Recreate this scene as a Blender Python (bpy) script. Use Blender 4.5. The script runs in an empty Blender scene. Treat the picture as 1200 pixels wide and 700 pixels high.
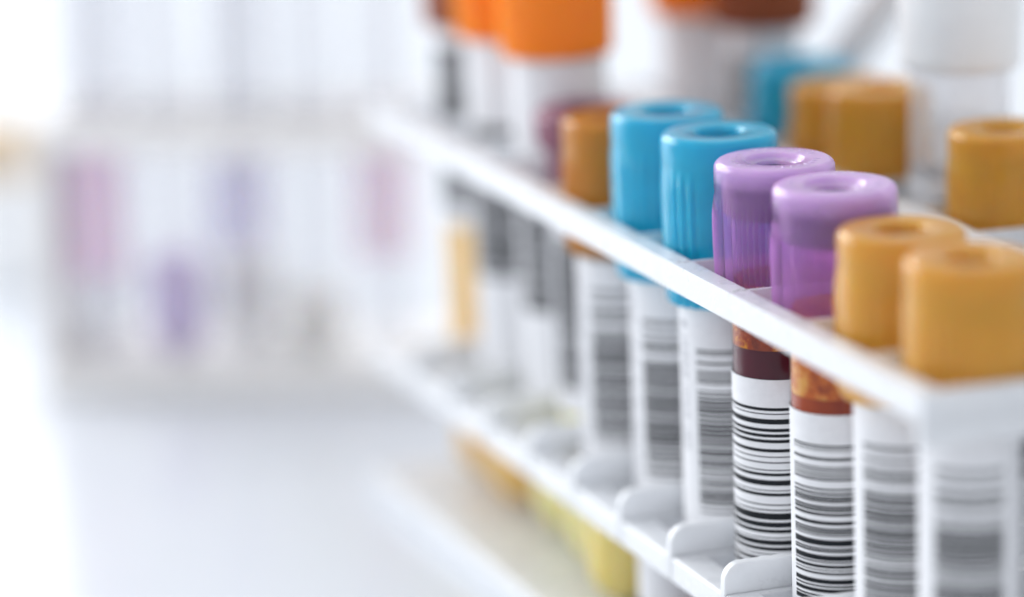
import bpy, bmesh, math, random
from mathutils import Vector, Matrix
PI = math.pi
K = 0.001                      # everything is written in millimetres
ZT = 88.0                      # height of the cap tops above the table
sc = bpy.context.scene
col = sc.collection

# ------------------------------------------------------------------ materials
def newmat(name):
    m = bpy.data.materials.new(name); m.use_nodes = True
    nt = m.node_tree; nt.nodes.clear()
    out = nt.nodes.new('ShaderNodeOutputMaterial')
    return m, nt, out
def N(nt, kind, **kw):
    n = nt.nodes.new(kind)
    for k, v in kw.items():
        if k in n.inputs.keys(): n.inputs[k].default_value = v
        else: setattr(n, k, v)
    return n
def noise(nt, scale, detail=3.0, rough=0.5, dist=0.0, coord='Object', stretch=None):
    tc = N(nt, 'ShaderNodeTexCoord')
    nz = N(nt, 'ShaderNodeTexNoise', Scale=scale, Detail=detail, Roughness=rough, Distortion=dist)
    if stretch:
        mp = N(nt, 'ShaderNodeMapping'); mp.inputs['Scale'].default_value = stretch
        nt.links.new(tc.outputs[coord], mp.inputs['Vector']); nt.links.new(mp.outputs[0], nz.inputs['Vector'])
    else:
        nt.links.new(tc.outputs[coord], nz.inputs['Vector'])
    return nz
def ramp(nt, src, stops):
    r = N(nt, 'ShaderNodeValToRGB')
    e = r.color_ramp.elements
    while len(e) < len(stops): e.new(0.5)
    for i, (p, c) in enumerate(stops):
        e[i].position = p
        e[i].color = (c[0], c[1], c[2], 1) if isinstance(c, (tuple, list)) else (c, c, c, 1)
    nt.links.new(src, r.inputs[0])
    return r
def bump(nt, src, strength, dist):
    b = N(nt, 'ShaderNodeBump', Strength=strength, Distance=dist)
    nt.links.new(src, b.inputs['Height']); return b

def schlick(nt, f0):
    lw = N(nt, 'ShaderNodeLayerWeight'); lw.inputs['Blend'].default_value = 0.5
    pw = N(nt, 'ShaderNodeMath', operation='POWER'); pw.inputs[1].default_value = 5.0
    ma = N(nt, 'ShaderNodeMath', operation='MULTIPLY_ADD'); ma.inputs[1].default_value = (1 - f0) * 0.8; ma.inputs[2].default_value = f0
    nt.links.new(lw.outputs['Facing'], pw.inputs[0]); nt.links.new(pw.outputs[0], ma.inputs[0])
    return ma

def plastic(name, c, rough=0.35, sss=0.3, radius=(2, 2, 2), var=0.05, coat=0.0, bumpd=0.03, ior=1.48):
    m, nt, out = newmat(name)
    p = N(nt, 'ShaderNodeBsdfPrincipled', Roughness=rough, IOR=ior)
    p.inputs['Subsurface Weight'].default_value = sss
    p.inputs['Subsurface Radius'].default_value = [r * K for r in radius]
    p.inputs['Subsurface Scale'].default_value = 1.0
    p.inputs['Coat Weight'].default_value = coat
    nz = noise(nt, 260, 4)
    a = tuple(v * (1 - var) for v in c); b = tuple(min(1, v * (1 + var)) for v in c)
    r = ramp(nt, nz.outputs['Fac'], [(0.3, a), (0.7, b)])
    nt.links.new(r.outputs[0], p.inputs['Base Color'])
    rr = ramp(nt, nz.outputs['Fac'], [(0.3, rough * 0.8), (0.7, rough * 1.25)])
    nt.links.new(rr.outputs[0], p.inputs['Roughness'])
    nb = noise(nt, 2600, 2)
    bp = bump(nt, nb.outputs['Fac'], 0.35, bumpd * K)
    nt.links.new(bp.outputs[0], p.inputs['Normal'])
    nt.links.new(p.outputs[0], out.inputs[0])
    return m

def cloudy(name, c, tint, clear=0.4, rough=0.3, blur=0.35, sssr=(2, 2, 2), thick=None):
    """translucent moulded plastic: part scattering, part blurred see-through"""
    m, nt, out = newmat(name)
    p = N(nt, 'ShaderNodeBsdfPrincipled', Roughness=rough, IOR=1.48)
    p.inputs['Subsurface Weight'].default_value = 0.7
    p.inputs['Subsurface Radius'].default_value = [r * K for r in sssr]
    p.inputs['Subsurface Scale'].default_value = 1.0
    nz = noise(nt, 300, 4)
    r = ramp(nt, nz.outputs['Fac'], [(0.3, tuple(v * 0.95 for v in c)), (0.7, tuple(min(1, v * 1.05) for v in c))])
    nt.links.new(r.outputs[0], p.inputs['Base Color'])
    p.inputs['Coat Weight'].default_value = 0.22; p.inputs['Coat Roughness'].default_value = 0.2
    nb = noise(nt, 1800, 2)
    bp = bump(nt, nb.outputs['Fac'], 0.3, 0.03 * K)
    nt.links.new(bp.outputs[0], p.inputs['Normal'])
    t = N(nt, 'ShaderNodeBsdfRefraction', Roughness=blur, IOR=1.03)
    t.inputs['Color'].default_value = (*tint, 1)
    mx = N(nt, 'ShaderNodeMixShader'); mx.inputs[0].default_value = clear
    if thick:                              # the moulding thickens towards its solid top: z0 -> z1 (mm), clearness there
        tc = N(nt, 'ShaderNodeTexCoord'); sp = N(nt, 'ShaderNodeSeparateXYZ'); mr = N(nt, 'ShaderNodeMapRange')
        nt.links.new(tc.outputs['Object'], sp.inputs[0]); nt.links.new(sp.outputs['Z'], mr.inputs['Value'])
        for k, v in zip(('From Min', 'From Max', 'To Min', 'To Max'), (thick[0] * K, thick[1] * K, clear, thick[2])): mr.inputs[k].default_value = v
        nt.links.new(mr.outputs[0], mx.inputs[0])
    nt.links.new(p.outputs[0], mx.inputs[1]); nt.links.new(t.outputs[0], mx.inputs[2])
    nt.links.new(mx.outputs[0], out.inputs[0])
    return m

def clear(name, tint=(0.97, 0.975, 0.98), rough=0.05, haze=0.012):
    """thin clear plastic wall: see-through, Fresnel gloss, a trace of haze"""
    m, nt, out = newmat(name)
    tr = N(nt, 'ShaderNodeBsdfTransparent'); tr.inputs[0].default_value = (*tint, 1)
    gl = N(nt, 'ShaderNodeBsdfGlossy', Roughness=rough)
    fr = schlick(nt, 0.022)
    df = N(nt, 'ShaderNodeBsdfDiffuse'); df.inputs[0].default_value = (0.85, 0.86, 0.88, 1)
    m1 = N(nt, 'ShaderNodeMixShader'); m1.inputs[0].default_value = haze
    m2 = N(nt, 'ShaderNodeMixShader')
    nt.links.new(tr.outputs[0], m1.inputs[1]); nt.links.new(df.outputs[0], m1.inputs[2])
    nt.links.new(fr.outputs[0], m2.inputs[0])
    nt.links.new(m1.outputs[0], m2.inputs[1]); nt.links.new(gl.outputs[0], m2.inputs[2])
    nt.links.new(m2.outputs[0], out.inputs[0])
    return m

def paper(name, c, rough, scale=900):
    m, nt, out = newmat(name)
    p = N(nt, 'ShaderNodeBsdfPrincipled', Roughness=rough, IOR=1.45)
    nz = noise(nt, scale, 4, 0.6)
    r = ramp(nt, nz.outputs['Fac'], [(0.3, tuple(v * 0.96 for v in c)), (0.7, tuple(min(1, v * 1.03) for v in c))])
    nt.links.new(r.outputs[0], p.inputs['Base Color'])
    nb = noise(nt, 4000, 2)
    bp = bump(nt, nb.outputs['Fac'], 0.2, 0.02 * K)
    nt.links.new(bp.outputs[0], p.inputs['Normal'])
    nt.links.new(p.outputs[0], out.inputs[0])
    return m

def ink(name):
    m, nt, out = newmat(name)
    p = N(nt, 'ShaderNodeBsdfPrincipled', Roughness=0.5, IOR=1.45)
    p.inputs['Specular IOR Level'].default_value = 0.15
    nz = noise(nt, 5200, 2, 0.5)
    r = ramp(nt, nz.outputs['Fac'], [(0.0, (0.012, 0.014, 0.017)), (0.72, (0.016, 0.018, 0.022)), (0.80, (0.16, 0.16, 0.17))])
    nt.links.new(r.outputs[0], p.inputs['Base Color'])
    nt.links.new(p.outputs[0], out.inputs[0])
    return m

def liquid(name, c1, c2, rough=0.12, sss=0.0, scale=220, stretch=(1, 1, 0.35)):
    m, nt, out = newmat(name)
    p = N(nt, 'ShaderNodeBsdfPrincipled', Roughness=rough, IOR=1.36)
    p.inputs['Specular IOR Level'].default_value = 0.2
    p.inputs['Subsurface Weight'].default_value = sss
    p.inputs['Subsurface Radius'].default_value = (4 * K, 2 * K, 1 * K)
    p.inputs['Subsurface Scale'].default_value = 1.0
    nz = noise(nt, scale, 4, 0.6, 0.4, stretch=stretch)
    r = ramp(nt, nz.outputs['Fac'], [(0.32, c1), (0.68, c2)])
    nt.links.new(r.outputs[0], p.inputs['Base Color'])
    nt.links.new(p.outputs[0], out.inputs[0])
    return m

def film(name, dark, mid, hot, wet=0.75, th=(0.34, 0.52, 0.64)):
    """a smear of blood on the inside of the wall: thick places dark, glow of light through thin places put into the colour"""
    m, nt, out = newmat(name)
    nz = noise(nt, 330, 8, 0.72, 0.25, stretch=(1, 1, 0.8))
    tl = N(nt, 'ShaderNodeBsdfTranslucent'); df = N(nt, 'ShaderNodeBsdfDiffuse')
    rc = ramp(nt, nz.outputs['Fac'], [(th[0], dark), (th[1], mid), (th[2], hot)])  # hot stop paints light shining through the thin smear
    nt.links.new(rc.outputs[0], tl.inputs[0]); nt.links.new(rc.outputs[0], df.inputs[0])
    m0 = N(nt, 'ShaderNodeMixShader'); m0.inputs[0].default_value = 0.75
    nt.links.new(tl.outputs[0], m0.inputs[1]); nt.links.new(df.outputs[0], m0.inputs[2])
    tr = N(nt, 'ShaderNodeBsdfTransparent')
    rt = ramp(nt, nz.outputs['Fac'], [(0.30, mid), (0.60, hot)])
    nt.links.new(rt.outputs[0], tr.inputs[0])
    rf = ramp(nt, nz.outputs['Fac'], [(0.35, wet * 0.15), (0.60, wet)])
    m1 = N(nt, 'ShaderNodeMixShader')
    nt.links.new(rf.outputs[0], m1.inputs[0])
    nt.links.new(m0.outputs[0], m1.inputs[1]); nt.links.new(tr.outputs[0], m1.inputs[2])
    gl = N(nt, 'ShaderNodeBsdfGlossy', Roughness=0.12)
    gl.inputs[0].default_value = (1, 0.8, 0.6, 1)
    fr = schlick(nt, 0.03)
    b = bump(nt, nz.outputs['Fac'], 0.4, 0.3 * K)
    nt.links.new(b.outputs[0], gl.inputs['Normal'])
    m2 = N(nt, 'ShaderNodeMixShader')
    nt.links.new(fr.outputs[0], m2.inputs[0]); nt.links.new(m1.outputs[0], m2.inputs[1]); nt.links.new(gl.outputs[0], m2.inputs[2])
    nt.links.new(m2.outputs[0], out.inputs[0])
    return m

M = {
 'rack':   plastic('white rack plastic', (0.75, 0.765, 0.79), 0.30, 0.25, (3, 3, 3), 0.035, 0.0, 0.12),
 'rackb':  plastic('pale rack plastic', (0.90, 0.885, 0.87), 0.4, 0.2, (3, 3, 3), 0.02),
 'purple': cloudy('lavender cap plastic', (0.72, 0.48, 0.85), (0.97, 0.82, 0.98), 0.83, 0.20, 0.30, (2.5, 1.5, 3), (20.9 - 3.5, 20.9 - 0.4, 0.28)),
 'mark':   plastic('raised lavender mark with painted glint', (0.76, 0.58, 0.90), 0.18, 0.2, (2, 2, 2), 0.03),  # raised marks; their glints are painted as a paler colour
 'mauve':  plastic('mauve stopper rubber', (0.24, 0.09, 0.14), 0.5, 0.2, (1, 1, 1), 0.06),
 'dark':   plastic('dark violet rubber', (0.022, 0.012, 0.065), 0.6, 0.0, (1, 1, 1), 0.1),
 'bluer':  plastic('dark blue rubber', (0.01, 0.10, 0.20), 0.6, 0.0, (1, 1, 1), 0.1),
 'brownr': plastic('dark amber rubber', (0.20, 0.075, 0.015), 0.6, 0.0, (1, 1, 1), 0.1),
 'blue':   cloudy('sky blue cap plastic', (0.014, 0.46, 0.69), (0.25, 0.87, 1.0), 0.22, 0.19, 0.30, (1.0, 2.0, 2.6)),
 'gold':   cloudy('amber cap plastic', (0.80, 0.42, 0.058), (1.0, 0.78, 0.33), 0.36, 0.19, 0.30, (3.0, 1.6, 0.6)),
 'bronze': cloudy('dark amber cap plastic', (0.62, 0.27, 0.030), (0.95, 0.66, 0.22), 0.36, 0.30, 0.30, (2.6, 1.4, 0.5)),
 'orange': plastic('orange cap plastic', (1.0, 0.26, 0.012), 0.38, 0.5, (3.2, 1.4, 0.4), 0.04),
 'brown':  plastic('brown cap plastic', (0.27, 0.065, 0.018), 0.4, 0.4, (2, 1, 0.5), 0.05),
 'whitecap': plastic('frosted white cap plastic', (0.90, 0.905, 0.91), 0.4, 0.5, (3, 3, 3), 0.02),
 'beige':  plastic('beige cap plastic', (0.72, 0.58, 0.42), 0.4, 0.4, (3, 2, 1), 0.03),
 'pink':   plastic('pink cap plastic', (0.85, 0.33, 0.60), 0.4, 0.5, (3, 1.5, 2), 0.03),
 'violet': plastic('violet cap plastic', (0.30, 0.20, 0.52), 0.4, 0.5, (2, 1.5, 3), 0.03),
 'lilac':  plastic('lilac cap plastic', (0.55, 0.53, 0.88), 0.4, 0.5, (2, 2, 3), 0.03),
 'wall':   clear('clear tube plastic'),
 'frostw': cloudy('milky tube plastic', (0.86, 0.86, 0.88), (0.98, 0.98, 0.99), 0.66, 0.25, 0.30),
 'frostb': clear('hazy tube plastic', (0.97, 0.97, 0.98), 0.2, 0.22),
 'frost':  clear('frosted tube plastic', (0.95, 0.955, 0.965), 0.18, 0.22),
 'label':  paper('white label paper', (0.80, 0.80, 0.82), 0.42),
 'ink':    ink('black label ink'),
 'digits': paper('grey printed digits', (0.22, 0.23, 0.27), 0.5),
 'blood':  liquid('dark venous blood', (0.060, 0.002, 0.012), (0.085, 0.004, 0.016), 0.2),
 'bloodthin': liquid('red brown blood', (0.24, 0.024, 0.003), (0.36, 0.05, 0.005), 0.2),
 'serum':  liquid('yellow serum', (0.88, 0.70, 0.20), (0.92, 0.76, 0.28), 0.1, 0.5),
 'straw':  liquid('straw plasma', (0.92, 0.82, 0.34), (0.94, 0.86, 0.42), 0.12, 0.5),
 'blush':  liquid('blush plasma', (0.86, 0.74, 0.66), (0.89, 0.78, 0.70), 0.15, 0.5),
 'amber':  liquid('amber serum', (0.90, 0.56, 0.17), (0.94, 0.62, 0.22), 0.1, 0.5),
 'pale':   liquid('pale cloudy fluid', (0.80, 0.78, 0.74), (0.84, 0.82, 0.78), 0.15, 0.5),
 'rose':   liquid('rose fluid', (1.0, 0.70, 0.89), (1.0, 0.74, 0.91), 0.15, 0.5),
 'rose2':  liquid('faint rose fluid', (1.0, 0.76, 0.89), (1.0, 0.80, 0.91), 0.15, 0.5),
 'plum':   liquid('plum fluid', (0.62, 0.50, 0.78), (0.67, 0.55, 0.82), 0.15, 0.4),
 'lav':    liquid('lavender fluid', (0.76, 0.73, 0.98), (0.80, 0.78, 0.98), 0.15, 0.5),
 'film':   film('blood smear with painted glow', (0.16, 0.008, 0.002), (0.46, 0.050, 0.003), (1.0, 0.40, 0.008), 0.15),
 'film2':  film('orange blood smear', (0.26, 0.022, 0.004), (0.70, 0.15, 0.012), (1.0, 0.50, 0.10), 0.2, (0.30, 0.46, 0.60)),
}
def table_mat():
    m, nt, out = newmat('white laminate')
    p = N(nt, 'ShaderNodeBsdfPrincipled', Roughness=0.22, IOR=1.5)
    nz = noise(nt, 14, 5, 0.6)
    r = ramp(nt, nz.outputs['Fac'], [(0.3, (0.70, 0.735, 0.79)), (0.7, (0.73, 0.76, 0.81))])
    nt.links.new(r.outputs[0], p.inputs['Base Color'])
    rr = ramp(nt, nz.outputs['Fac'], [(0.3, 0.19), (0.7, 0.26)])
    nt.links.new(rr.outputs[0], p.inputs['Roughness'])
    nb = noise(nt, 1500, 2)
    bp = bump(nt, nb.outputs['Fac'], 0.15, 0.03 * K)
    nt.links.new(bp.outputs[0], p.inputs['Normal'])
    nt.links.new(p.outputs[0], out.inputs[0])
    return m
M['table'] = table_mat()

# ------------------------------------------------------------------ helpers
def mesh(name, bm, mats, parent=None, smooth=True, angle=35):
    bm.normal_update()
    bmesh.ops.recalc_face_normals(bm, faces=bm.faces[:])
    me = bpy.data.meshes.new(name)
    bm.to_mesh(me); bm.free()
    if not isinstance(mats, (list, tuple)): mats = [mats]
    for m in mats: me.materials.append(m)
    if smooth:
        me.polygons.foreach_set('use_smooth', [True] * len(me.polygons))
        me.set_sharp_from_angle(angle=math.radians(angle))
    o = bpy.data.objects.new(name, me); col.objects.link(o)
    if parent: o.parent = parent
    return o
def thing(name, label, cat, loc, group=None, rot=None):
    o = bpy.data.objects.new(name, None); col.objects.link(o)
    o.empty_display_size = 0.005
    o.location = [v * K for v in loc]
    if rot is not None:
        o.rotation_mode = 'QUATERNION'; o.rotation_quaternion = rot
    o['label'] = label; o['category'] = cat
    if group: o['group'] = group
    return o
def lathe(bm, prof, n=64, mod=None, close=True):
    """revolve (r, z) pairs round z; mod(r, z, angle) -> r. A pair with r = 0 closes with a point"""
    rings = []
    for r, z in prof:
        if r <= 1e-6:
            rings.append([bm.verts.new((0, 0, z * K))])
        else:
            ring = []
            for i in range(n):
                a = 2 * PI * i / n
                q = mod(r, z, a) if mod else r
                ring.append(bm.verts.new((q * K * math.cos(a), q * K * math.sin(a), z * K)))
            rings.append(ring)
    for A, B in zip(rings, rings[1:]):
        for i in range(n):
            j = (i + 1) % n
            if len(A) == 1 and len(B) == 1: continue
            if len(A) == 1: bm.faces.new((A[0], B[i], B[j]))
            elif len(B) == 1: bm.faces.new((A[i], B[0], A[j]))
            else: bm.faces.new((A[i], B[i], B[j], A[j]))
    return rings
def arc(cx, cz, r, a0, a1, n):
    return [(cx + r * math.cos(math.radians(a0 + (a1 - a0) * i / n)), cz + r * math.sin(math.radians(a0 + (a1 - a0) * i / n))) for i in range(n + 1)]
def box(bm, x0, x1, y0, y1, z0, z1):
    v = [bm.verts.new((x * K, y * K, z * K)) for x in (x0, x1) for y in (y0, y1) for z in (z0, z1)]
    for f in ((0, 1, 3, 2), (4, 6, 7, 5), (0, 4, 5, 1), (2, 3, 7, 6), (0, 2, 6, 4), (1, 5, 7, 3)):
        bm.faces.new([v[i] for i in f])
def bevel(o, w, seg=3, ang=35):
    b = o.modifiers.new('bevel', 'BEVEL'); b.width = w * K; b.segments = seg
    b.limit_method = 'ANGLE'; b.angle_limit = math.radians(ang); b.harden_normals = False
    return o

# ------------------------------------------------------------------ the rack
PITCH = 18.06
PX = 23.5
def plate(bm, X, Y, solid, z0, z1):
    """a slab on the grid lines X, Y; solid(i, j) tells which cells are filled"""
    V = {}
    def v(i, j, k):
        if (i, j, k) not in V: V[(i, j, k)] = bm.verts.new((X[i] * K, Y[j] * K, (z0, z1)[k] * K))
        return V[(i, j, k)]
    nx, ny = len(X) - 1, len(Y) - 1
    S = lambda i, j: 0 <= i < nx and 0 <= j < ny and solid(i, j)
    for i in range(nx):
        for j in range(ny):
            if not S(i, j): continue
            for k in (0, 1): bm.faces.new((v(i, j, k), v(i + 1, j, k), v(i + 1, j + 1, k), v(i, j + 1, k)))
            if not S(i - 1, j): bm.faces.new((v(i, j, 0), v(i, j + 1, 0), v(i, j + 1, 1), v(i, j, 1)))
            if not S(i + 1, j): bm.faces.new((v(i + 1, j, 0), v(i + 1, j + 1, 0), v(i + 1, j + 1, 1), v(i + 1, j, 1)))
            if not S(i, j - 1): bm.faces.new((v(i, j, 0), v(i + 1, j, 0), v(i + 1, j, 1), v(i, j, 1)))
            if not S(i, j + 1): bm.faces.new((v(i, j + 1, 0), v(i + 1, j + 1, 0), v(i + 1, j + 1, 1), v(i, j + 1, 1)))

def fin_mesh(x0, x1, t, h, drop):
    """upright divider: rounded front top corner, a thin lip running down the fascia"""
    bm = bmesh.new()
    r = 2.6
    pts = [(x0, -drop), (x0, h - r)] + [(x0 + r - r * math.cos(a), h - r + r * math.sin(a)) for a in [PI / 2 * i / 8 for i in range(1, 9)]]
    pts += [(x1 - r + r * math.sin(a), h - r + r * math.cos(a)) for a in [PI / 2 * i / 8 for i in range(0, 9)]] + [(x1, 0.02), (x0 + 0.35, 0.02), (x0 + 0.35, -drop)]
    A = [bm.verts.new((x * K, -t / 2 * K, z * K)) for x, z in pts]
    B = [bm.verts.new((x * K, t / 2 * K, z * K)) for x, z in pts]
    bm.faces.new(A); bm.faces.new(B[::-1])
    n = len(pts)
    for i in range(n):
        j = (i + 1) % n
        bm.faces.new((A[i], A[j], B[j], B[i]))
    return bm

ROWS, K0, K1 = 4, -3, 7
XF, XB = -11.56, 3 * PX + 12.4
YN, YE = K0 * PITCH - 10.2, K1 * PITCH + 10.2

rack = thing('tube_rack', 'white plastic three tier rack in the foreground holding the barcoded tubes', 'rack', (0, 0, 0))
def grid(hx0, hx1, hy0, hy1, x0, x1, y0, y1, rows, k0, k1):
    X = [x0]; Y = [y0]
    for r in range(rows): X += [r * PX + hx0, r * PX + hx1]
    for k in range(k0, k1 + 1): Y += [k * PITCH + hy0, k * PITCH + hy1]
    X.append(x1); Y.append(y1)
    return X, Y, lambda i, j: not (i % 2 == 1 and j % 2 == 1)
bm = bmesh.new()
X, Y, S = grid(-8.35, 9.15, -8.85, 8.55, XF, XB, YN, YE, ROWS, K0, K1)
plate(bm, X, Y, S, ZT - 20.1, ZT - 16.1)
box(bm, XF + 0.002, XB, YN - 0.001, YN + 1.2, ZT - 23.2, ZT - 20.104)     # the deeper end fascia
for k in range(K0, K1):
    y = k * PITCH + 8.9
    for q in range(3):
        x = XF + 1.15 + 0.75 * q
        bmesh.ops.create_icosphere(bm, subdivisions=2, radius=1, matrix=Matrix.Translation((x * K, (y + random.Random(k * 3 + q).uniform(-.25, .25)) * K, (ZT - 16.12) * K)) @ Matrix.Diagonal((0.42 * K, 0.2 * K, 0.17 * K, 1)))
bevel(mesh('top_tier', bm, M['rack'], rack), 0.42, 3)
bm = bmesh.new()
X, Y, S = grid(-6.5, 9.0, -8.0, 7.0, XF, XB, YN, YE, ROWS, K0, K1)
plate(bm, X, Y, S, ZT - 64.0, ZT - 60.1)
bevel(mesh('middle_tier', bm, M['rack'], rack), 0.40, 3)
f0 = None
for k in range(K0, K1):
    if f0 is None:
        o = f0 = mesh('divider', fin_mesh(XF - 0.12, XB - 1, 1.5, 4.6, 3.6), M['rack'], rack)
        bevel(f0, 0.45, 3, 50)
    else:
        o = f0.copy(); col.objects.link(o); o.parent = rack
    o.location = (0, (k * PITCH + 9.03 - 0.5) * K, (ZT - 60.1) * K)
bm = bmesh.new()
box(bm, XF - 0.3, XB, YN, YE, 0.0, 4.4)
bevel(mesh('bottom_tier', bm, M['rack'], rack), 0.5, 3)
bm = bmesh.new()
box(bm, 16, XB - 0.6, YE - 3.0, YE - 0.3, 4.4, ZT - 64.004)
box(bm, 16, XB - 0.6, YE - 3.0, YE - 0.3, ZT - 60.096, ZT - 20.104)
bevel(mesh('end_panel', bm, M['rack'], rack), 0.4, 2)
bm = bmesh.new()
box(bm, 20, XB - 0.6, YN + 0.3, YN + 3.0, 4.4, ZT - 64.004)
box(bm, 20, XB - 0.6, YN + 0.3, YN + 3.0, ZT - 60.096, ZT - 23.3)
bevel(mesh('end_panel', bm, M['rack'], rack), 0.4, 2)

# ------------------------------------------------------------------ tubes
VIEW = math.atan2(-0.926, -0.378)             # azimuth that faces the lens side of the bench
def cap_mesh(kind, R, H, seed):
    """local z: 0 = cap bottom, H = cap top"""
    bm = bmesh.new()
    n = 240
    rnd = random.Random(seed)
    ph = rnd.uniform(0, 2 * PI)
    h1 = H - 4.3
    hole = {'vac': 2.95, 'blue': 3.4, 'gold': 3.3, 'big': 0.0, 'plain': 0.0, 'mush': 3.2}[kind]
    def mod(r, z, a):
        if r < R * 0.93 or z > h1 - 0.4: return r
        d = min(1.0, (h1 - 0.4 - z) / 3.0)
        if kind == 'vac':
            c = math.cos(60 * a)
            return r + 0.19 * d * (abs(c) ** 0.6 * (1 if c > 0 else -1))
        if kind in ('blue', 'gold'):
            s = math.cos(4 * (a - ph))
            if s > 0.15: return r + 0.20 * d * math.cos(32 * (a - ph)) * min(1, (s - 0.15) * 4) + 0.05 * math.sin(z * 1.7 + seed) * d
            return r
        if kind == 'big':
            return r + 0.16 * d * math.cos(72 * a)
        return r
    prof = []
    if kind == 'mush':
        prof = [(0, 0), (R * 0.74, 0), (R * 0.76, 0.4), (R * 0.78, H - 6.5), (R * 0.93, H - 6.0), (R * 0.97, H - 5.2), (R, H - 2.0)]
        prof += arc(R - 1.6, H - 1.6, 1.6, 5, 88, 6) + [(hole + 0.6, H), (hole, H - 0.4), (hole, H - 3), (0, H - 3)]
    else:
        t = 1.5
        prof = [(6.9 if R < 9 else 7.9, 0.5), (7.2 if R < 9 else 8.2, 0.0), (R - 0.55, 0.0), (R - 0.30, 0.25)]
        for i in range(1, 12):
            prof.append((R - 0.30 + 0.42 * math.sin(PI / 2 * i / 11), 0.25 + (h1 - 4.2) * i / 11))
        prof += [(R + 0.10, h1 - 2.9), (R + 0.05, h1 - 2.0), (R - 0.02, h1 - 1.0), (R - 0.10, h1 - 0.35), (R - 0.10, h1)]
        prof += [(R - 0.04, h1 + 0.4), (R - 0.03, h1 + 1.6), (R - 0.03, H - 1.6), (R - 0.05, H - 1.3)]
        prof += arc(R - 1.15, H - 1.1, 1.1, 4, 90, 8)
        if hole:
            if kind == 'vac':
                prof += [(R * 0.72, H + 0.02), (4.55, H), (4.2, H - 0.12), (3.95, H - 0.55), (3.5, H - 0.8), (hole + 0.1, H - 0.85), (hole, H - 1.0), (hole, H - 2.3), (hole + 0.3, H - 2.5)]
            else:
                prof += [(R * 0.7, H), (hole + 0.7, H), (hole + 0.2, H - 0.2), (hole, H - 0.6), (hole - 0.1, H - 2.2), (hole + 0.4, H - 2.5)]
            prof += [(R - 1.6, H - 2.6), (R - 1.2, H - 3.0), (R - 1.2, 3.0)]
        else:
            prof += [(R * 0.6, H), (0.0, H - 0.05)]
    lathe(bm, prof, n, mod)
    nf = len(bm.faces)
    if kind == 'vac':        # tiny raised moulding marks in a ring on the top face
        for i in range(30):
            if i % 10 in (8, 9): continue
            a = 2 * PI * i / 30 + ph
            rr = 6.0 + rnd.uniform(-.12, .12)
            mt = Matrix.Rotation(a, 4, 'Z') @ Matrix.Translation((rr * K, 0, (H + 0.01) * K)) @ Matrix.Rotation(rnd.uniform(-.5, .5), 4, 'Z') @ Matrix.Diagonal((rnd.uniform(.4, .7) * K, rnd.uniform(.08, .2) * K, 0.10 * K, 1))
            bmesh.ops.create_icosphere(bm, subdivisions=2, radius=1, matrix=mt)
        bm.faces.ensure_lookup_table()
        for f in bm.faces[nf:]: f.material_index = 1
    return bm

def tube_mesh(R, L, zt):
    """round-bottomed test tube wall, open at the top, local z from 0"""
    bm = bmesh.new()
    prof = [(R - 0.5, zt), (R, zt)] + [(R, L * i / 8 + (R) * (1 - i / 8)) for i in range(8, -1, -1) if L * i / 8 + R * (1 - i / 8) < zt]
    prof += [(R * math.sin(a), R - R * math.cos(a)) for a in [PI / 2 * (1 - i / 10) for i in range(1, 10)]] + [(0, 0)]
    lathe(bm, prof, 72)
    return bm
def fluid_mesh(q, z0, z1, round_bottom, R):
    bm = bmesh.new()
    top = [(0, z1 - 0.35), (q * 0.7, z1 - 0.33), (q * 0.93, z1 - 0.15), (q, z1)]
    if round_bottom:
        prof = top + [(q, R)] + [(q * math.sin(a), R - q * math.cos(a)) for a in [PI / 2 * (1 - i / 10) for i in range(1, 10)]] + [(0, R - q)]
    else:
        prof = top + [(q, z0), (0, z0)]
    lathe(bm, prof, 64)
    return bm
def film_mesh(q, z0, z1):
    bm = bmesh.new()
    lathe(bm, [(q, z0 + (z1 - z0) * i / 6) for i in range(7)], 64)
    return bm

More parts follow.
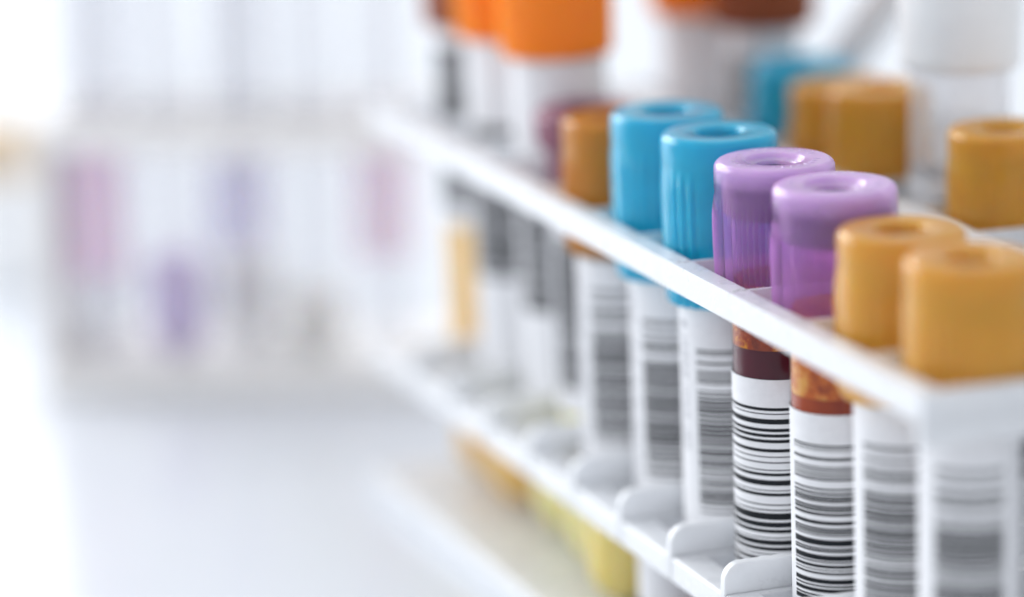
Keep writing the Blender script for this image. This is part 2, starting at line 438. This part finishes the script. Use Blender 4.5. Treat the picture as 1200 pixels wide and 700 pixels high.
SEG = {0: 'abcdef', 1: 'bc', 2: 'abged', 3: 'abgcd', 4: 'fgbc', 5: 'afgcd', 6: 'afgedc', 7: 'abc', 8: 'abcdefg', 9: 'abcdfg'}
def label_mesh(R, zb, zt, bars, a0, a1, digits, seed, turn):
    """paper sleeve; bars = [(z0, z1)] black rings between the angles a0..a1 (degrees, 0 = towards the lens, + = right)"""
    bm = bmesh.new()
    zs = sorted(set([zb, zt] + [z for b in bars for z in b]))
    zs = [z for z in zs if zb <= z <= zt]
    ang = sorted(set([-172 + 4 * i for i in range(87)] + [a0, a1]))
    r = R + 0.09
    def pt(d, z, off=0.0):
        a = VIEW + turn + math.radians(d)
        return ((r + off) * K * math.cos(a), (r + off) * K * math.sin(a), z * K)
    V = [[bm.verts.new(pt(d, z)) for d in ang] for z in zs]
    for j in range(len(zs) - 1):
        zc = (zs[j] + zs[j + 1]) / 2
        black = any(b[0] < zc < b[1] for b in bars)
        for i in range(len(ang) - 1):
            f = bm.faces.new((V[j][i], V[j][i + 1], V[j + 1][i + 1], V[j + 1][i]))
            dc = (ang[i] + ang[i + 1]) / 2
            f.material_index = 1 if black and a0 < dc < a1 else 0
    W = [[bm.verts.new(pt(d, z, -0.06)) for d in ang] for z in (zb + 0.05, zt - 0.05)]
    for i in range(len(ang) - 1): bm.faces.new((W[0][i], W[1][i], W[1][i + 1], W[0][i + 1]))
    if digits:
        rnd = random.Random(seed + 77)
        d0, dz0, dz1 = digits
        z = dz1
        w, h, t = 13.0, 1.0, 0.16            # digit height round the tube in degrees, width in mm along z
        while z - 1.4 > dz0:
            s = SEG[rnd.randint(0, 9)]
            # u across (along -z), v up (towards -angle)
            def rect(u0, u1, v0, v1):
                q = [bm.verts.new(pt(d0 + v, z - u, 0.02)) for u, v in ((u0, v0), (u1, v0), (u1, v1), (u0, v1))]
                f = bm.faces.new(q); f.material_index = 2
            tv = 1.6
            if 'a' in s: rect(0, h, 0, tv)
            if 'g' in s: rect(0, h, w / 2 - tv / 2, w / 2 + tv / 2)
            if 'd' in s: rect(0, h, w - tv, w)
            if 'f' in s: rect(0, t, 0, w / 2)
            if 'b' in s: rect(h - t, h, 0, w / 2)
            if 'e' in s: rect(0, t, w / 2, w)
            if 'c' in s: rect(h - t, h, w / 2, w)
            z -= 1.55
    return bm

# bar patterns, millimetres below the first bar
def px(l, s): return [(a / s, b / s) for a, b in l]
FOCUS = px([(483.0, 486.8), (489.8, 491.2), (496.6, 502.8), (508, 512), (514.6, 518.6), (521.3, 525.4), (532.5, 536.6), (541.6, 543), (548.3, 550), (557.5, 559),
            (561.8, 565.5), (570.4, 577), (582.4, 583.6), (586, 590), (599.6, 601.2), (606, 607.6), (610.4, 618.8), (621.6, 628), (630.4, 634.8), (640, 641.2),
            (643.6, 649.6), (652.2, 656.6), (660, 661.4), (664.5, 668.5), (672, 677), (681, 682.5), (685, 687)], 8.14)
FOCUS = [(a - 483 / 8.14, b - 483 / 8.14) for a, b in FOCUS]
PRE = [(0, .29), (.45, .6), (.78, .88), (1.8, 2.2), (3.08, 3.26), (3.42, 3.62), (3.76, 3.9), (4.07, 4.26), (4.4, 4.55), (4.66, 4.78), (4.88, 5.12), (6.2, 6.48)]
TAIL = [(6.8, 7.05), (7.3, 7.45), (7.6, 7.9), (8.05, 8.2), (8.7, 8.95), (9.1, 9.25), (9.35, 9.5), (9.78, 10.13), (10.94, 11.41), (11.9, 12.1), (12.25, 12.5), (12.65, 12.8), (13.0, 13.1),
        (13.64, 14.46), (14.8, 15.0), (15.15, 15.4), (15.88, 16.6), (16.8, 16.95), (17.3, 17.7), (18.0, 18.1), (18.4, 18.66), (19.4, 20.0), (20.3, 20.5), (20.8, 21.3), (21.7, 21.9), (22.1, 22.7), (23.2, 23.4), (23.8, 24.6)]
def rand_tail(seed, z0, z1):
    r = random.Random(seed); z = z0; o = []
    m = 0.168
    while z < z1 - 1:
        w = r.choice([1, 2, 2, 3, 3, 4]) * m
        o.append((z, z + w)); z += w + r.choice([1, 1, 1, 2, 2]) * m
    return o + [(z1 - 0.3, z1)]

def HEAVY(seed, z1):
    r = random.Random(seed); z = 0; o = []
    while z < z1 - 1:
        w = r.choice([.34, .5, .5, .67, .84]); o.append((z, z + w)); z += w + r.choice([.17, .17, .17, .34])
    return o

AXR = Vector((0.926, -0.378, 0))
def build_tube(name, label, top, ct, R=6.5, cap=('vac', 8.6, 23.3, 'purple'), lean=0.035, lab=None, fills=(), films=(), stopper=None,
               wall='wall', seed=0, group='tubes standing in the near rack', base_z=4.4, leanv=None, capname='cap', tubename='tube_wall'):
    """top = centre of the cap top (mm, z relative to the reference cap top); z values of label and fluids are relative to it too"""
    a = (Vector((0, 0, 1)) - (AXR if leanv is None else leanv) * lean).normalized()
    T = Vector((top[0], top[1], top[2] + ZT))
    L = (T.z - base_z - 0.2 - R * math.sin(abs(lean)) * 0.2) / a.z
    B = T - a * L
    rot = Vector((0, 0, 1)).rotation_difference(a)
    t = thing(name, label, ct, B, group, rot)
    loc = lambda z: L + z - top[2]                      # z below the reference cap top -> local height
    kind, CR, CH, cm = cap
    cmesh = cap_mesh(kind, CR, CH, seed)
    c = mesh(capname, cmesh, [M[cm], M['mark']] if kind == 'vac' else M[cm], t, angle=50)
    c.location = (0, 0, (L - CH) * K)
    c.rotation_euler = (0, 0, seed * 1.3)
    zt = L - CH + (CH - 8.0 if kind != 'mush' else 2.0)
    if stopper:
        bm = bmesh.new()
        q = CR - 1.3
        lathe(bm, [(0, 0), (q - 0.5, 0), (q, 0.4), (q, 4.6), (q - 0.4, 4.95), (2.8, 4.95), (2.8, 6.3), (0, 6.3)], 64)
        s = mesh('stopper', bm, M[stopper], c); s.location = (0, 0, (CH - 7.75) * K)
    if kind in ('big', 'plain'): zt = L - CH + CH * 0.6
    w = mesh(tubename, tube_mesh(R, L, zt), M[wall], t, angle=60)
    for fname, fm, z1, z0 in fills:
        q = R - 0.14
        mesh(fname, fluid_mesh(q, max(0, loc(z0)), loc(z1), loc(z0) < R, R), M[fm], t, angle=60)
    for fname, fm, z1, z0 in films:
        mesh(fname, film_mesh(R - 0.16, loc(z0), loc(z1)), M[fm], t)
    if lab:
        zt_, zb_, bars, a0, a1, dig = lab
        b2 = [(loc(bars[0] - q1), loc(bars[0] - q0)) for q0, q1 in bars[1] if loc(bars[0] - q1) > loc(zb_)] if bars else []
        d2 = (dig[0], loc(dig[2]), loc(dig[1])) if dig else None
        mesh('label', label_mesh(R, loc(zb_), loc(zt_), b2, a0, a1, d2, seed, 0.0), [M['label'], M['ink'], M['digits']], t, angle=60)
    return t

P_ = PITCH
VAC = lambda m: ('vac', 8.6, 20.9, m)
BLU = ('blue', 8.6, 25.0, 'blue')
GLD = ('gold', 8.6, 23.3, 'gold')
BAR = lambda s: PRE + rand_tail(s, 6.8, 25.0)
# front row, nearest first
build_tube('serum_tube', 'amber capped tube at the near corner of the rack, nearest of the amber caps', (0.6, -3 * P_, -1.9), 'test tube', cap=('gold', 8.6, 20.5, 'gold'), seed=3,
           lab=(-23.4, -66, (-28.4, BAR(31)), -50, 34, (52, -26, -60)), fills=[('serum', 'amber', -34, -200)], stopper='brownr', lean=0.03)
build_tube('serum_tube', 'amber capped tube between the nearest amber cap and the near lavender cap', (0.6, -2 * P_, -2.2), 'test tube', cap=('gold', 8.6, 22.5, 'gold'), seed=5,
           lab=(-24.2, -66, (-30.4, BAR(41)), -59, 24, (46, -30, -56)), fills=[('blood', 'blood', -30, -200)], films=[('blood_smear', 'film2', -18, -29.8)], stopper='brownr', lean=0.035)
build_tube('blood_tube', 'lavender capped blood tube with smooth looking skirt, next to the amber caps', (0.1, -P_, 0.1), 'test tube', cap=VAC('purple'), seed=2,
           lab=(-30.9, -70, (-35.2, PRE + [(a - .02, b + .05) for a, b in TAIL]), -70, 52, None), fills=[('blood', 'bloodthin', -28.9, -200)], films=[('blood_smear', 'film2', -17.0, -28.88)], stopper='dark', lean=0.035)
build_tube('blood_tube', 'lavender capped blood tube with crisp ribs, beside the blue cap, sharpest in focus', (0, 0, 0), 'test tube', cap=VAC('purple'), seed=1,
           lab=(-30.6, -70, (-34.7, FOCUS), -104, 40, None), fills=[('blood', 'blood', -26.5, -200)], films=[('blood_smear', 'film', -17.0, -26.48)], stopper='dark', lean=0.035)
build_tube('plasma_tube', 'blue capped tube with ribbed left side, directly beside the sharp lavender cap', (0, P_, 0.6), 'test tube', cap=BLU, seed=4,
           lab=(-24.6, -66, (-30.9, BAR(51)), -42, 60, (-72, -27, -47)), fills=[('blood', 'blood', -40, -200)], stopper='bluer', lean=0.04)
build_tube('plasma_tube', 'blue capped tube between the other blue cap and the small amber cap', (0, 2 * P_, -1.2 + 1.6), 'test tube', cap=BLU, seed=9,
           lab=(-24.8, -77, (-30.8, BAR(61)), -48, 55, (-76, -27, -60)), fills=[('blood', 'blood', -40, -200)], stopper='bluer', lean=0.04)
build_tube('serum_tube', 'tube with the small dark amber cap behind the blue caps, yellow serum below', (-0.6, 3 * P_, -3.7), 'test tube', cap=('gold', 8.3, 21.0, 'bronze'), seed=7,
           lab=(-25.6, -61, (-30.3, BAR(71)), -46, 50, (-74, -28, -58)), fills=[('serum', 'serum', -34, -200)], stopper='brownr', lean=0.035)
build_tube('blood_tube', 'tube with the dull mauve mushroom stopper half hidden behind the amber cap', (2.4, 4 * P_, -5.8), 'test tube', cap=('mush', 8.5, 15.5, 'mauve'), seed=8,
           lab=(-22.5, -56, (-26.5, HEAVY(81, 26)), -70, 50, (-72, -28, -50)), fills=[('plasma', 'straw', -34, -200)], lean=0.05, capname='stopper')
build_tube('serum_tube', 'tall tube with large bright orange cap, nearest of the three rear front row caps', (3.2, 88.9, 24.3), 'test tube', R=7.9, cap=('big', 9.4, 24, 'orange'), seed=11,
           lab=(0.0, -58, (-16.5, HEAVY(91, 26.5)), -70, 60, None), fills=[('plasma', 'straw', -61.5, -200)], lean=0.05)
build_tube('serum_tube', 'tall tube with orange cap seen as a strip left of the large orange cap', (2.8, 108.3, 24.3), 'test tube', R=7.9, cap=('big', 9.3, 24, 'orange'), seed=12,
           lab=(0.0, -58, (-14.5, HEAVY(93, 27)), -66, 60, None), fills=[('serum', 'amber', -61.5, -200)], lean=0.045)
build_tube('serum_tube', 'tall tube with dark brown cap at the far end of the front row, amber serum', (2.6, 126.6, 23.3), 'test tube', R=6.5, cap=('plain', 8.5, 24, 'brown'), seed=13,
           lab=(-1.0, -36, (-4, HEAVY(95, 30)), -76, 60, None), fills=[('serum', 'amber', -34, -200)], lean=0.05)
# second row
build_tube('serum_tube', 'amber capped tube at the right edge, in the rear row beside the white capped tube', (48.0, P_, -2.6), 'test tube', cap=('gold', 8.7, 27, 'gold'), seed=21,
           lab=(-26, -66, (-31, BAR(101)), -50, 50, None), fills=[('serum', 'amber', -34, -200)], stopper='brownr', lean=0.03)
build_tube('specimen_tube', 'tall clear tube with wide white cap behind the lavender caps', (49.7, 2 * P_, 27.8), 'test tube', R=7.8, cap=('plain', 9.6, 24, 'whitecap'), seed=22, wall='frostw',
           lab=(-13.2, -56, (-16.2, [(0, .5), (.9, 1.5), (1.9, 2.1)]), -34, -10, None), fills=[('plasma', 'pale', -30, -200)], lean=0.02)
build_tube('serum_tube', 'amber capped tube beside the clear white capped tube, its cap hole showing', (46.3, 3 * P_, -2.5), 'test tube', cap=('gold', 8.6, 26, 'gold'), seed=23,
           lab=(-26, -66, (-31, BAR(111)), -50, 50, None), fills=[('serum', 'amber', -34, -200)], stopper='brownr', lean=0.03)
build_tube('serum_tube', 'amber capped tube between the rear blue cap and another amber cap', (48.6, 4 * P_, -5.2), 'test tube', cap=('gold', 8.6, 25, 'gold'), seed=24,
           lab=(-26, -66, (-31, BAR(121)), -50, 50, None), fills=[('serum', 'amber', -34, -200)], stopper='brownr', lean=0.04)
build_tube('plasma_tube', 'blurred blue capped tube in the rear row, left of the two touching amber caps', (50.2, 5 * P_, -4.8), 'test tube', cap=('blue', 8.6, 25, 'blue'), seed=25,
           lab=(-26, -66, (-31, BAR(131)), -50, 50, None), fills=[('blood', 'blood', -40, -200)], stopper='bluer', lean=0.04)
build_tube('serum_tube', 'tall tube with orange cap at the top edge, beside the rear brown cap', (47.0, 7 * P_, 22.8), 'test tube', R=7.6, cap=('big', 9.3, 24, 'orange'), seed=26,
           lab=(-1.5, -44, None, 0, 1, None), fills=[('plasma', 'pale', -30, -200)], lean=0.05)
build_tube('blood_tube', 'tall tube with wide brown cap at the top edge, behind the rear blue cap', (51.5, 6 * P_, 22.9), 'test tube', R=6.5, cap=('big', 9.2, 24, 'brown'), seed=27,
           lab=(-1.3, -44, (-6, rand_tail(97, 0, 26)), -75, 10, None), fills=[('blood', 'blood', -30, -200)], lean=0.02)
# the leaning pipette at the back of the rack
d = Vector((0.54 * 0.926, -0.54 * 0.378, 0.84)).normalized()
foot = Vector((59.0, 99.5, -13.9 + ZT))
pip = thing('transfer_pipette', 'white plastic pipette leaning diagonally at the back of the rack', 'pipette', foot, None, Vector((0, 0, 1)).rotation_difference(d))
bm = bmesh.new()
lathe(bm, [(0, 0), (2.6, 0), (3.3, 0.8), (3.6, 3), (3.8, 40), (3.8, 80), (3.6, 82)], 40)
mesh('stem', bm, M['label'], pip)
bm = bmesh.new()
lathe(bm, [(3.6, 82.02), (4.6, 84), (5.6, 90), (5.8, 104), (4.6, 111), (2, 114), (0, 114.5)], 40)
mesh('bulb', bm, M['label'], pip)

# ------------------------------------------------------------------ the second rack, far out of focus
ang = math.atan2(-0.378, 0.926)
bx = Vector((math.cos(ang), math.sin(ang), 0)); by = Vector((-math.sin(ang), math.cos(ang), 0))
O2 = Vector((-52.5, 219, 0))
rack2 = thing('tube_rack', 'blurred pale rack standing behind on the table, tubes with pink and purple fluid', 'rack', O2)
rack2.rotation_euler = (0, 0, ang)
bm = bmesh.new()
NB, PB = 9, 14.5
X = [0]; Y = [0, 3.0, 16.0, 18.5, 31.5, 34]
for k in range(NB): X += [3 + PB * k + 0.7, 3 + PB * k + 13.8]
X.append(3 + PB * NB + 3)
plate(bm, X, Y, lambda i, j: not (i % 2 == 1 and j in (1, 3)), 50.0, 56.0)
bevel(mesh('top_tier', bm, M['rackb'], rack2), 0.5, 2)
bm = bmesh.new()
box(bm, 0, X[-1], 0, 34, 0, 7)
bevel(mesh('bottom_tier', bm, M['rackb'], rack2), 0.6, 2)
for x0 in (0.3, X[-1] - 3.3):
    bm = bmesh.new(); box(bm, x0, x0 + 3, 0.6, 33.4, 7.004, 49.996)
    bevel(mesh('end_panel', bm, M['rackb'], rack2), 0.4, 2)
bgtubes = [  # column, row, lean, fluids (top, bottom above the table), label span, cap, words
 (0, 0, .01, [('fluid', 'rose', 49, 24)], None, 'whitecap', 'hazy tube with a pink band of fluid at the left end of the far rack'),
 (1, 0, .05, [('fluid', 'plum', 27, 0)], None, 'whitecap', 'hazy tube with dark purple fluid at its foot in the far rack'),
 (2, 0, .01, [('fluid', 'lav', 46, 30)], None, 'lilac', 'hazy tube with a pale violet band of fluid in the far rack'),
 (3, 0, .02, [('fluid', 'pale', 20, 0)], None, 'whitecap', 'hazy tube with pale fluid at its foot, left of the right pink tube'),
 (4, 0, .02, [('fluid', 'rose2', 50, 28)], None, 'whitecap', 'hazy tube with a faint pink band near the right end of the far rack'),
 (0, 1, .01, [], None, 'whitecap', 'empty hazy tube behind the left pink tube in the far rack'),
 (2, 1, .02, [('fluid', 'pale', 24, 0)], None, 'whitecap', 'hazy tube with pale foot behind the pale violet tube in the far rack'),
]
for k, rw, ln, fl, lb, cm, words in bgtubes:
    q = O2 + bx * (3 + PB * (k + .5)) + by * (9.5 + 15.5 * rw)
    build_tube('specimen_tube', words, (q.x - ln * 60 * .926, q.y + ln * 60 * .378, 118 - ZT), 'test tube', R=6.2, cap=('big', 7.0, 22, cm), seed=40 + k + 10 * rw, wall='frostb', lean=ln,
               lab=((lb[1] - ZT, lb[0] - ZT, None, 0, 1, None) if lb else None),
               fills=[(n, m, a - ZT, b - ZT) for n, m, a, b in fl], group='tubes standing in the far rack', base_z=7.0)
# small vial on the table, far left
v = thing('vial', 'blurred white vial with beige cap standing left of the far rack', 'vial', (-36, 318, 0))
bm = bmesh.new(); lathe(bm, [(0, 0), (8.6, 0), (9, 0.5), (9, 20), (7.5, 23), (7.5, 25)], 48)
mesh('body', bm, M['whitecap'], v)
bm = bmesh.new(); lathe(bm, [(7.6, 25.02), (8.2, 25.3), (8.2, 36), (7.6, 37), (0, 37)], 48)
mesh('cap', bm, M['beige'], v)

# ------------------------------------------------------------------ table, light, camera
bm = bmesh.new()
box(bm, -1500, 1500, -900, 1900, -30, -0.01)
tb = bevel(mesh('table', bm, M['table']), 2, 2)
tb['label'] = 'glossy white laminate table top under both racks'; tb['category'] = 'table'

w = bpy.data.worlds.new('World'); sc.world = w; w.use_nodes = True
bg = w.node_tree.nodes['Background']
bg.inputs[0].default_value = (0.93, 0.96, 1.0, 1); bg.inputs[1].default_value = 0.74
def area(name, loc, target, sx, sy, power, colr):
    l = bpy.data.lights.new(name, 'AREA'); l.shape = 'RECTANGLE'
    l.size = sx * K; l.size_y = sy * K; l.energy = power; l.color = colr
    o = bpy.data.objects.new(name, l); col.objects.link(o)
    o.location = [q * K for q in loc]
    dd = Vector(target) - Vector(loc)
    o.rotation_mode = 'QUATERNION'; o.rotation_quaternion = dd.to_track_quat('-Z', 'Y')
    return o
area('window_light', (-623, 1547, 620), (-100, 100, 60), 2000, 1100, 38, (0.95, 0.975, 1.0))
area('overhead_fill', (-100, 300, 1500), (0, 50, 0), 1200, 1200, 2, (1.0, 0.99, 0.97))  # added overhead fill to brighten the top surfaces, no known fixture

cam = bpy.data.cameras.new('camera'); co = bpy.data.objects.new('camera', cam); col.objects.link(co)
R_ = Vector((0.92589739, -0.37777263, -0.00136772)); U_ = Vector((0.09539604, 0.23030362, 0.96843164)); F_ = Vector((0.36553197, 0.8967988, -0.24927553))
m3 = Matrix((R_, U_, -F_)).transposed()
co.matrix_world = Matrix.Translation(Vector((-206.736, -409.383, 97.356 + ZT)) * K) @ m3.to_4x4()
cam.sensor_width = 36; cam.lens = 3887.067 / 1200 * 36
cam.clip_start = 0.02; cam.clip_end = 20
cam.dof.use_dof = True; cam.dof.focus_distance = 0.466; cam.dof.aperture_fstop = 4.5
cam.dof.aperture_blades = 9
sc.camera = co

sc.render.engine = 'CYCLES'
sc.cycles.use_denoising = True
try: sc.cycles.denoiser = 'OPENIMAGEDENOISE'
except Exception: pass
sc.cycles.max_bounces = 14; sc.cycles.transparent_max_bounces = 28; sc.cycles.transmission_bounces = 12
sc.cycles.caustics_refractive = True; sc.cycles.caustics_reflective = False
sc.cycles.sample_clamp_indirect = 6
sc.view_settings.view_transform = 'Standard'; sc.view_settings.look = 'None'
sc.view_settings.exposure = 0.17; sc.view_settings.gamma = 1.0
